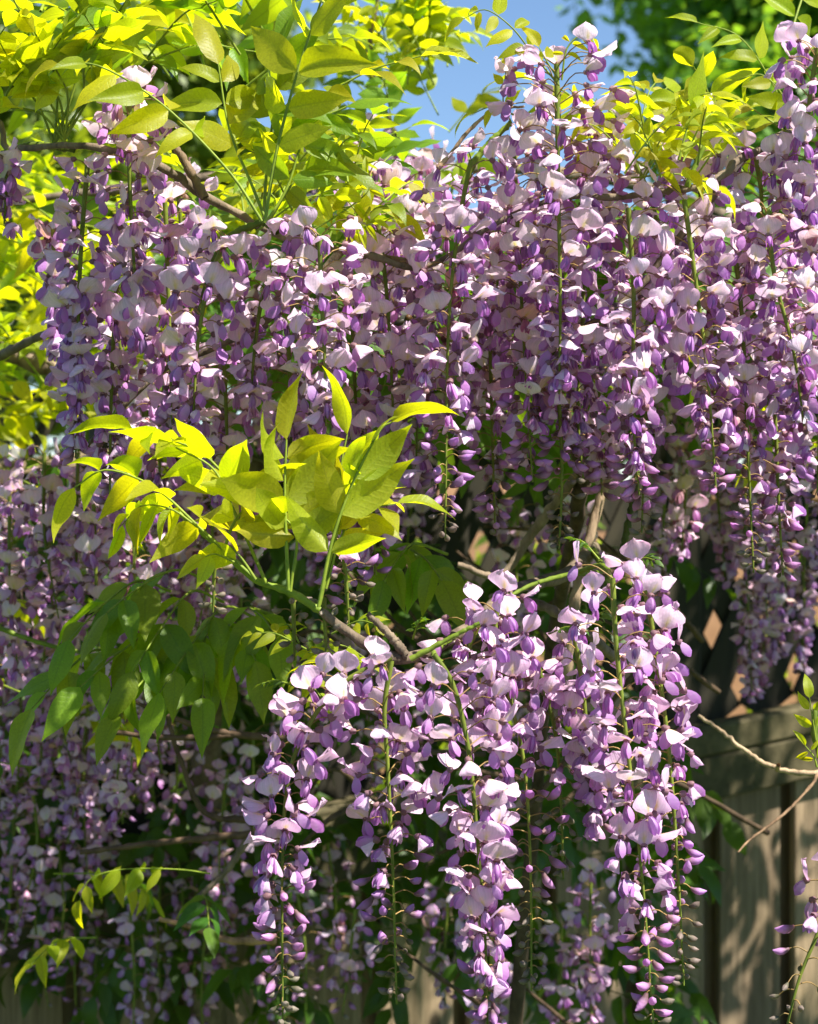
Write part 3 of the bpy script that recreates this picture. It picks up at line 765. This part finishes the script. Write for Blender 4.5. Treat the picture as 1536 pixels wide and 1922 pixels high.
branch(v3, [at(1060, 1350, 2.3), at(1075, 1150, 2.28), at(1130, 930, 2.3), at(1170, 830, 2.3)], [.007, .006, .004], seed=30, col=(1.6, 1.5, 1.4))
branch(v3, [at(1200, 880, 2.1), at(1180, 980, 2.08), at(1168, 1040, 2.08)], [.003, .0036], M_STALK, col=GREENWOOD * .4, seed=31)
shoot = px(1.77, (600, 1145), (545, 1112), (480, 1088), (420, 1035), (370, 990), (335, 962))
branch(v3, shoot, [.0034, .0030, .0024, .0018], M_STALK, name='green_shoot', col=GREENWOOD * 1.2, seed=32)
R3 = [
    ([(735, 1235), (640, 1285), (575, 1370), (540, 1470), (530, 1640), (531, 1925)], 1.74, 185, .62, .35, 1, .10),
    ([(735, 1240), (722, 1330), (728, 1440), (738, 1640), (745, 1885)], 1.76, 205, .55, .45, 1, .02),
    ([(815, 1228), (852, 1290), (880, 1410), (895, 1560), (910, 1740), (916, 1945)], 1.72, 240, .80, .4, 1, .06),
    ([(945, 1125), (930, 1180), (960, 1320), (985, 1440), (996, 1620), (998, 1860)], 1.80, 185, .50, .35, 1, .0),
    ([(1150, 1085), (1158, 1220), (1180, 1420), (1205, 1640), (1228, 1935)], 1.75, 235, .72, .4, 1, .0),
    ([(1200, 1062), (1225, 1180), (1255, 1400), (1272, 1620), (1284, 1850)], 1.80, 165, .56, .4, 1, .0),
    ([(1010, 1250), (1040, 1360), (1052, 1480), (1058, 1650)], 1.88, 150, .30, .2, 0, .0),
    ([(900, 1170), (880, 1230), (905, 1300), (915, 1380)], 1.80, 210, 1.1, .35, 1, .0),
    ([(1080, 1200), (1095, 1300), (1110, 1450), (1130, 1560)], 1.86, 160, .9, .35, 0, .0),
    ([(550, 1120), (552, 1180), (553, 1240)], 1.80, 80, -.3, .3, 0, .0),
    ([(608, 1120), (611, 1180), (613, 1250)], 1.78, 85, -.2, .3, 0, .0),
    ([(405, 1040), (402, 1080), (400, 1150)], 1.80, 75, -.2, .3, 0, .0),
    ([(640, 1010), (650, 1090), (655, 1180)], 1.86, 120, .2, .2, 0, .0),
]
for i, (pts, d, w, bl, fa, one, gp) in enumerate(R3): raceme(v3, pts, d, d + .01, w, bl, 500 + i, bool(one), fa, dens=1.05 if one else .9, gap=gp)
# leafy shoot: one compound leaf after another along it
compound_leaf(v3, px(1.74, (542, 1108), (536, 980), (535, 900), (538, 825)), 4, 0.072, (-.3, .55, .7), 80, start=.42, spread=58)
compound_leaf(v3, px(1.73, (598, 1140), (625, 1010), (665, 900), (712, 810), (735, 792)), 4, 0.068, (.1, .5, .8), 81, start=.28, spread=50)
compound_leaf(v3, px(1.73, (480, 1088), (372, 988), (290, 915), (200, 882), (140, 915)), 4, 0.060, (.2, .35, .9), 82, start=.35, spread=68, hang=.15)
compound_leaf(v3, px(1.72, (372, 990), (320, 955), (265, 950), (230, 985)), 4, .040, (.2, -.5, .8), 83, start=.35, hang=1.0, young=True)
compound_leaf(v3, px(1.78, (472, 960), (420, 890), (360, 840), (250, 808)), 4, 0.064, (.1, .3, .9), 84, start=.25, spread=66)
compound_leaf(v3, px(1.76, (612, 1105), (640, 1010), (680, 960), (745, 945)), 3, .052, (.15, -.3, .95), 85, start=.45, hang=.1)
compound_leaf(v3, px(1.72, (480, 1088), (455, 1050), (432, 1025)), 1, 0.056, (0, .3, .9), 86, start=.8, spread=60, term=False)
compound_leaf(v3, px(1.72, (440, 1055), (405, 1040), (385, 1045)), 1, .038, (0, -.5, .8), 87, start=.8, hang=.3)
compound_leaf(v3, px(1.75, (420, 1035), (440, 980), (480, 930)), 2, 0.066, (-.1, .5, .8), 88, start=.5, spread=70)
compound_leaf(v3, px(1.74, (545, 1110), (555, 1000), (500, 950)), 2, 0.062, (-.2, .6, .6), 89, start=.55, spread=70)
compound_leaf(v3, px(1.76, (500, 1095), (440, 960), (400, 880), (330, 840)), 3, .066, (.1, .3, .9), 78, start=.4, spread=66)
compound_leaf(v3, px(1.76, (600, 1135), (640, 960), (640, 880), (652, 815)), 3, .062, (.3, .4, .8), 79, start=.45, spread=52)
# small leaves under the fork
for i in range(9):
    random_leaf(v3, rs, rs.uniform(520, 660), rs.uniform(1190, 1270), 1.9 + rs.uniform(-.05, .1), .024, .06, M_LEAF, True, 870 + i, 3, .4)
# ferny new growth
for i, (x, y) in enumerate(((1125, 1050), (1180, 1060), (1030, 1190), (775, 1200), (560, 1290), (790, 1250), (1100, 1180))):
    random_leaf(v3, rs, x, y, 1.84, .011, .035, M_LEAF_SHADE, False, 890 + i, 5, .6)
# shaded leaves behind the shoot
for i, (x, y, tx, ty) in enumerate(((330, 1080, 200, 1150), (360, 1120, 250, 1260), (420, 1150, 300, 1300), (300, 1190, 150, 1290), (430, 1180, 480, 1240), (390, 1200, 380, 1310), (180, 1230, 60, 1330), (260, 1100, 130, 1200), (780, 1030, 720, 1090), (770, 1040, 830, 1090), (330, 1230, 220, 1340), (470, 1150, 520, 1200))):
    compound_leaf(v3, [at(x + 60, y + 10, 2.12), at(x, y - 10, 2.08), at((x + tx) / 2, (y + ty) / 2 - 15, 2.04), at(tx, ty, 2.0)], 3, .068, (rs.normal() * .2, -.55, .8), 900 + i, M_LEAF_MID, True, start=.4, hang=.75, spread=55)

# ------------------------------------------------------------------ shaded vine hanging behind
v4 = vine_thing('shaded wisteria vine trailing many small purple clusters down in front of the fence boards')
branch(v4, [(-.35, 3.6, -.05), (-.33, 3.5, .7), (-.3, 3.2, 1.2), (-.2, 3.0, 1.6), (.1, 2.8, 1.85)], [.03, .027, .022, .016, .01], name='trunk', seed=41)
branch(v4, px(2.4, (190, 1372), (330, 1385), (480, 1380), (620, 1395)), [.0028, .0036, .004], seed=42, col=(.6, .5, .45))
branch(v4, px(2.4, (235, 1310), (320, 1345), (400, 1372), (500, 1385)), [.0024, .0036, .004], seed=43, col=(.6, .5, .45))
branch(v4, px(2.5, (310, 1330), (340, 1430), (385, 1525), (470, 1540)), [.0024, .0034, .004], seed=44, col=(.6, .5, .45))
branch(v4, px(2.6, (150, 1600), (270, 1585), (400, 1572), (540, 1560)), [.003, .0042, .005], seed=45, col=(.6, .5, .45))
branch(v4, px(2.6, (300, 1725), (360, 1740), (430, 1765), (520, 1765)), [.003, .004, .005], seed=46, col=(1.7, 1.3, 1))
branch(v4, px(2.6, (360, 1695), (420, 1640), (470, 1570)), [.003, .005], seed=47)
branch(v4, px(2.4, (-30, 1170), (0, 1180), (80, 1208), (165, 1228)), [.003, .0028, .0024], M_STALK, col=GREENWOOD, seed=48)
branch(v4, [(-.2, 3.0, 1.6), (-.5, 2.8, 1.75), (-.9, 2.7, 1.85)], [.016, .012, .006], seed=49)
branch(v4, [(.1, 2.8, 1.85), (.5, 2.8, 1.9), (.9, 2.9, 1.9)], [.01, .008, .005], seed=50)
rt = np.random.default_rng(78)
for i in range(26):
    x, y, d = rt.uniform(420, 1180), rt.uniform(900, 1850), rt.uniform(2.5, 3.1)
    a = rt.uniform(-.9, .9); L = rt.uniform(160, 380); c = rt.normal(size=2) * 40
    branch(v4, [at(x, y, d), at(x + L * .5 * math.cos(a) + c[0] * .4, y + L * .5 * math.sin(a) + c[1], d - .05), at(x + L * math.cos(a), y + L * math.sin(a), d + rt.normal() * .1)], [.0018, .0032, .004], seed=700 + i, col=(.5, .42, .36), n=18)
rs = np.random.default_rng(77)
k = 0
def scatter(vine, x0, x1, y0, y1, d0, d1, count, len_px, width_m, dens, fade, bloom=(.6, 1.0), sc=1.0):
    global k
    for i in range(count):
        d = rs.uniform(d0, d1)
        x = x0 + (x1 - x0) * ((i + rs.uniform(.1, .9)) / count); y = rs.uniform(y0, y1)
        L = len_px * rs.uniform(.75, 1.25)
        j = rs.normal(size=3) * 10
        raceme(vine, [(x, y), (x + j[0], y + L * .5), (x + j[1] * 2, y + L)], d, d, width_m * FPX / d, rs.uniform(*bloom), 2000 + k, False, fade, dens=dens, scale=sc)
        k += 1
scatter(v4, -40, 460, 840, 960, 2.35, 2.7, 15, 330, .095, .8, .4)
scatter(v4, -40, 300, 1080, 1250, 2.5, 2.9, 10, 300, .095, .75, .3)
scatter(v4, -60, 480, 1330, 1450, 2.9, 3.3, 16, 260, .095, .5, .2)
scatter(v4, -60, 640, 1560, 1700, 3.0, 3.35, 15, 260, .095, .45, .1)
scatter(v4, 460, 1180, 820, 980, 2.55, 3.1, 5, 250, .095, .7, .4)
scatter(v4, 520, 1000, 1200, 1400, 2.9, 3.3, 4, 260, .09, .5, .1)
scatter(v4, 640, 1150, 1640, 1760, 2.8, 3.2, 4, 240, .09, .6, .1)
for i, (x, y) in enumerate(((20, 890), (60, 1180), (240, 1660), (100, 1640), (380, 1680), (180, 1760), (60, 1440), (90, 1380), (330, 1290), (260, 1430), (150, 1300), (40, 1300))):
    random_leaf(v4, rs, x, y, 2.45 + rs.uniform(0, .4), .05, .14, M_LEAF if i % 2 else M_LEAF_SHADE, True, 950 + i, 4, .0, hang=.5)
dark = MB()  # dense dark leaves added over the fence in place of deeper shade
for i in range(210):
    random_leaf(v4, rs, rs.uniform(-60, 1190), rs.uniform(1000, 1860), rs.uniform(3.2, 3.62), .075, .2, M_LEAF_SHADE, False, 1400 + i, 5, -.1, hang=.5, into=dark)
dark.build('foliage', M_LEAF_SHADE, v4)['kind'] = 'stuff'
compound_leaf(v4, px(2.35, (395, 1640), (330, 1632), (230, 1632), (170, 1650), (150, 1690)), 5, .040, (.1, -.5, .85), 970, start=.35, hang=.5)

# ------------------------------------------------------------------ canopy behind, with hidden leaves added to shade the gap under the arch
v5 = vine_thing('wisteria canopy behind the blooms, its blurred flowers and leaves standing up against the sky')
branch(v5, [(1.3, 3.9, -.05), (1.25, 3.8, .8), (1.0, 3.5, 1.6), (.5, 3.2, 1.98), (0, 2.9, 2.02), (-.6, 2.8, 1.95), (-1.3, 2.9, 1.9)], [.035, .028, .016, .010, .008, .005, .003], name='trunk', n=60, seed=61)
branch(v5, [(1.0, 3.5, 1.6), (1.1, 3.1, 1.9), (1.3, 2.7, 1.98)], [.018, .012, .007], seed=62)
branch(v5, [(0, 2.9, 2.02), (-.05, 2.7, 2.12), (-.02, 2.65, 2.26)], [.006, .004, .0016], seed=63)
scatter(v5, 540, 860, 225, 320, 2.45, 2.75, 9, 170, .085, .8, .7, (1.1, 1.3))
scatter(v5, 500, 1560, 440, 560, 2.3, 2.6, 11, 240, .095, .75, .55, (.8, 1.2))
scatter(v5, 520, 1700, 560, 700, 2.6, 3.4, 9, 230, .1, .6, .4, (.8, 1.2))
scatter(v5, 200, 560, 560, 700, 2.4, 3.0, 6, 240, .095, .7, .4, (.8, 1.2))
for i in range(26):
    random_leaf(v5, rs, rs.uniform(690, 850), rs.uniform(40, 320), rs.uniform(2.55, 2.8), rs.uniform(.04, .055), .12, (M_LEAF, M_LEAF_MID)[i % 2], False, 1000 + i, 4, 1.0)
shade_leaves = MB()  # hidden leaf layer added to block sun from the fence and gap
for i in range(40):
    random_leaf(v5, rs, rs.uniform(300, 1700), rs.uniform(520, 760), rs.uniform(2.7, 3.6), .06, .2, M_LEAF_SHADE, False, 1040 + i, 5, .2, into=shade_leaves)
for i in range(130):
    random_leaf(v5, rs, rs.uniform(430, 1800), rs.uniform(420, 600), rs.uniform(2.25, 2.95), .08, .2, M_LEAF_SHADE, False, 1600 + i, 5, .0, into=shade_leaves)
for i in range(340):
    random_leaf(v5, rs, rs.uniform(450, 2700), rs.uniform(500, 700), rs.uniform(2.9, 3.9), .085, .26, M_LEAF_SHADE, False, 1140 + i, 5, .1, into=shade_leaves)
shade_leaves.build('foliage', M_LEAF_SHADE, v5)['kind'] = 'stuff'
for i in range(22):
    random_leaf(v5, rs, rs.uniform(380, 800), rs.uniform(330, 500), rs.uniform(2.1, 2.5), .05, .14, (M_LEAF, M_LEAF_MID)[i % 2], False, 1090 + i, 4, .7)

# ------------------------------------------------------------------ sunlit lime foliage beside the fence
v6 = vine_thing('sunlit yellow-green leafy wisteria shoots without flowers, filling the gap beside the clusters')
branch(v6, [(-1.0, 3.9, -.05), (-.95, 3.7, .7), (-.85, 3.3, 1.4), (-.7, 3.1, 1.9), (-.75, 3.05, 2.25)], [.012, .009, .006, .004, .002], name='trunk', seed=71)
for i in range(112):
    random_leaf(v6, rs, rs.uniform(-160, 150) if i % 4 else rs.uniform(100, 420), rs.uniform(370, 900) if i % 4 else rs.uniform(420, 760), rs.uniform(2.6, 3.6), rs.uniform(.05, .07), .2, (M_LEAF, M_LEAF, M_LEAF, M_LEAF_MID)[i % 4], i % 4 == 1, 1200 + i, 4, .5, ny=.6)

# ------------------------------------------------------------------ clusters on the lattice, edge spray, dead canes
v7 = vine_thing('blurred wisteria clusters hanging in front of the fence lattice and tan wall')
branch(v7, [(1.15, 3.5, -.05), (1.12, 3.45, .8), (1.05, 3.3, 1.5), at(1420, 900, 3.1), at(1380, 860, 3.0)], [.016, .014, .010, .007, .004], name='trunk', seed=81)
for i, (pts, d, w, fa) in enumerate((([(1395, 900), (1402, 1080), (1412, 1310)], 3.0, 130, .1), ([(1475, 1060), (1470, 1150), (1455, 1240)], 3.1, 70, .6), ([(1440, 880), (1438, 1000), (1440, 1160)], 2.9, 110, .2), ([(1250, 900), (1245, 1000), (1240, 1120)], 2.8, 110, .1), ([(1420, 1260), (1415, 1310)], 3.1, 60, .5), ([(1510, 860), (1515, 960), (1510, 1080)], 2.7, 140, .2), ([(1340, 860), (1350, 960), (1362, 1090)], 3.0, 110, .1), ([(1500, 1000), (1510, 1120), (1505, 1260)], 3.2, 100, .1), ([(1440, 1050), (1436, 1160), (1430, 1290)], 3.3, 90, .0), ([(1290, 880), (1285, 960), (1280, 1050)], 2.6, 120, .2), ([(1110, 1640), (1108, 1760), (1112, 1960)], 2.9, 120, .1))):
    raceme(v7, pts, d, d, w, .9, 600 + i, False, fa, dens=.75)
v8 = vine_thing('small wisteria spray with few purple buds drooping over the bare fence boards')
branch(v8, [(.62, 1.9, -.05), (.60, 1.88, .6), at(1610, 1560, 1.84), at(1580, 1500, 1.84), at(1534, 1400, 1.82), at(1530, 1330, 1.82)], [.009, .008, .006, .004, .003, .002], M_STALK, name='green_shoot', col=GREENWOOD * .8, seed=91)
raceme(v8, [(1585, 1500), (1580, 1620), (1540, 1740), (1500, 1840), (1470, 1960)], 1.84, 1.82, 190, .34, 650, True, .0, dens=.5, gap=.18)
compound_leaf(v8, px(1.8, (1532, 1390), (1526, 1350), (1520, 1310)), 2, .026, (-.3, -.8, .4), 652)
compound_leaf(v8, px(1.8, (1534, 1440), (1528, 1420), (1512, 1400)), 2, .018, (-.3, -.7, .5), 653, young=True)
dc = thing('bare_cane', 'bare pale woody cane curving across the fence rails', 'twig')
branch(dc, [at(1312, 1345, 2.36), at(1345, 1365, 2.35), at(1400, 1410, 2.34), at(1455, 1442, 2.33), at(1536, 1452, 2.32), at(1640, 1430, 2.36), (.95, 2.6, .9), (1.0, 2.65, .3), (1.0, 2.66, -.05)], [.0019, .0022, .0026, .0029, .0031, .004, .008, .011, .013], name='cane', col=(2.4, 2.3, 2.1), n=70, seed=95, knob=.05)
branch(dc, [at(1536, 1452, 2.32), at(1522, 1476, 2.3), at(1470, 1530, 2.28), at(1410, 1575, 2.26), at(1386, 1600, 2.25)], [.0019, .0017, .0014, .0009], name='side_twig', col=(1.15, .95, .8), seed=96)
branch(dc, [at(1460, 1444, 2.33), at(1462, 1436, 2.32)], [.0030, .0024], name='node_knob', col=(2.1, 1.9, 1.6), n=5, seed=97)

# ------------------------------------------------------------------ bee
bee = thing('bee', 'dark bee feeding on a pale lilac flower among the dense clusters', 'bee')
def blob(P, R, name, col, k=10, mat=M_BEE):
    m = MB(); v, f = tube(curve(P, 12), np.interp(np.linspace(0, 1, 12), np.linspace(0, 1, len(R)), R), k); m.add(v, f, np.asarray(col, float)); return m.build(name, mat, bee)
bd = 1.755
blob([at(740, 609, bd), at(750, 605, bd), at(761, 600, bd)], [.0004, .0026, .0031, .0026, .0008], 'abdomen', (.8, .8, .9))
blob([at(760, 600, bd), at(767, 596, bd), at(774, 594, bd)], [.0006, .0027, .0030, .0022, .0006], 'thorax', (2.4, 1.6, .8))
blob([at(774, 594, bd), at(778, 594, bd), at(782, 596, bd)], [.0004, .0017, .0019, .0012, .0003], 'head', (1, .9, .8))
for s in (-1, 1):
    m = MB(); b = at(767, 593, bd); a = nrm(at(750, 590 + 6 * s, bd - .004 * s) - b); n_ = nrm(np.cross(a, (0, 1, .4)))
    V = [b + a * .008 * t + n_ * .0016 * w * u + np.array((0, .0004 * u, 0)) for t, w in ((0, .2), (.3, .8), (.65, 1.2), (.9, .8), (1, .2)) for u in (-1, 0, 1)]
    m.add(V, grid_faces(3, 5)); m.build('wing', M_WING, bee)
for i, (x, y) in enumerate(((757, 614), (764, 612), (771, 610), (760, 612), (767, 611), (774, 608))):
    blob([at(762 + i % 3 * 4, 599, bd), at(x + 1, 606, bd - .002 + .004 * (i // 3)), at(x, y, bd - .003 + .006 * (i // 3))], [.0004, .0003, .0003], 'leg', (.7, .6, .5), 4)
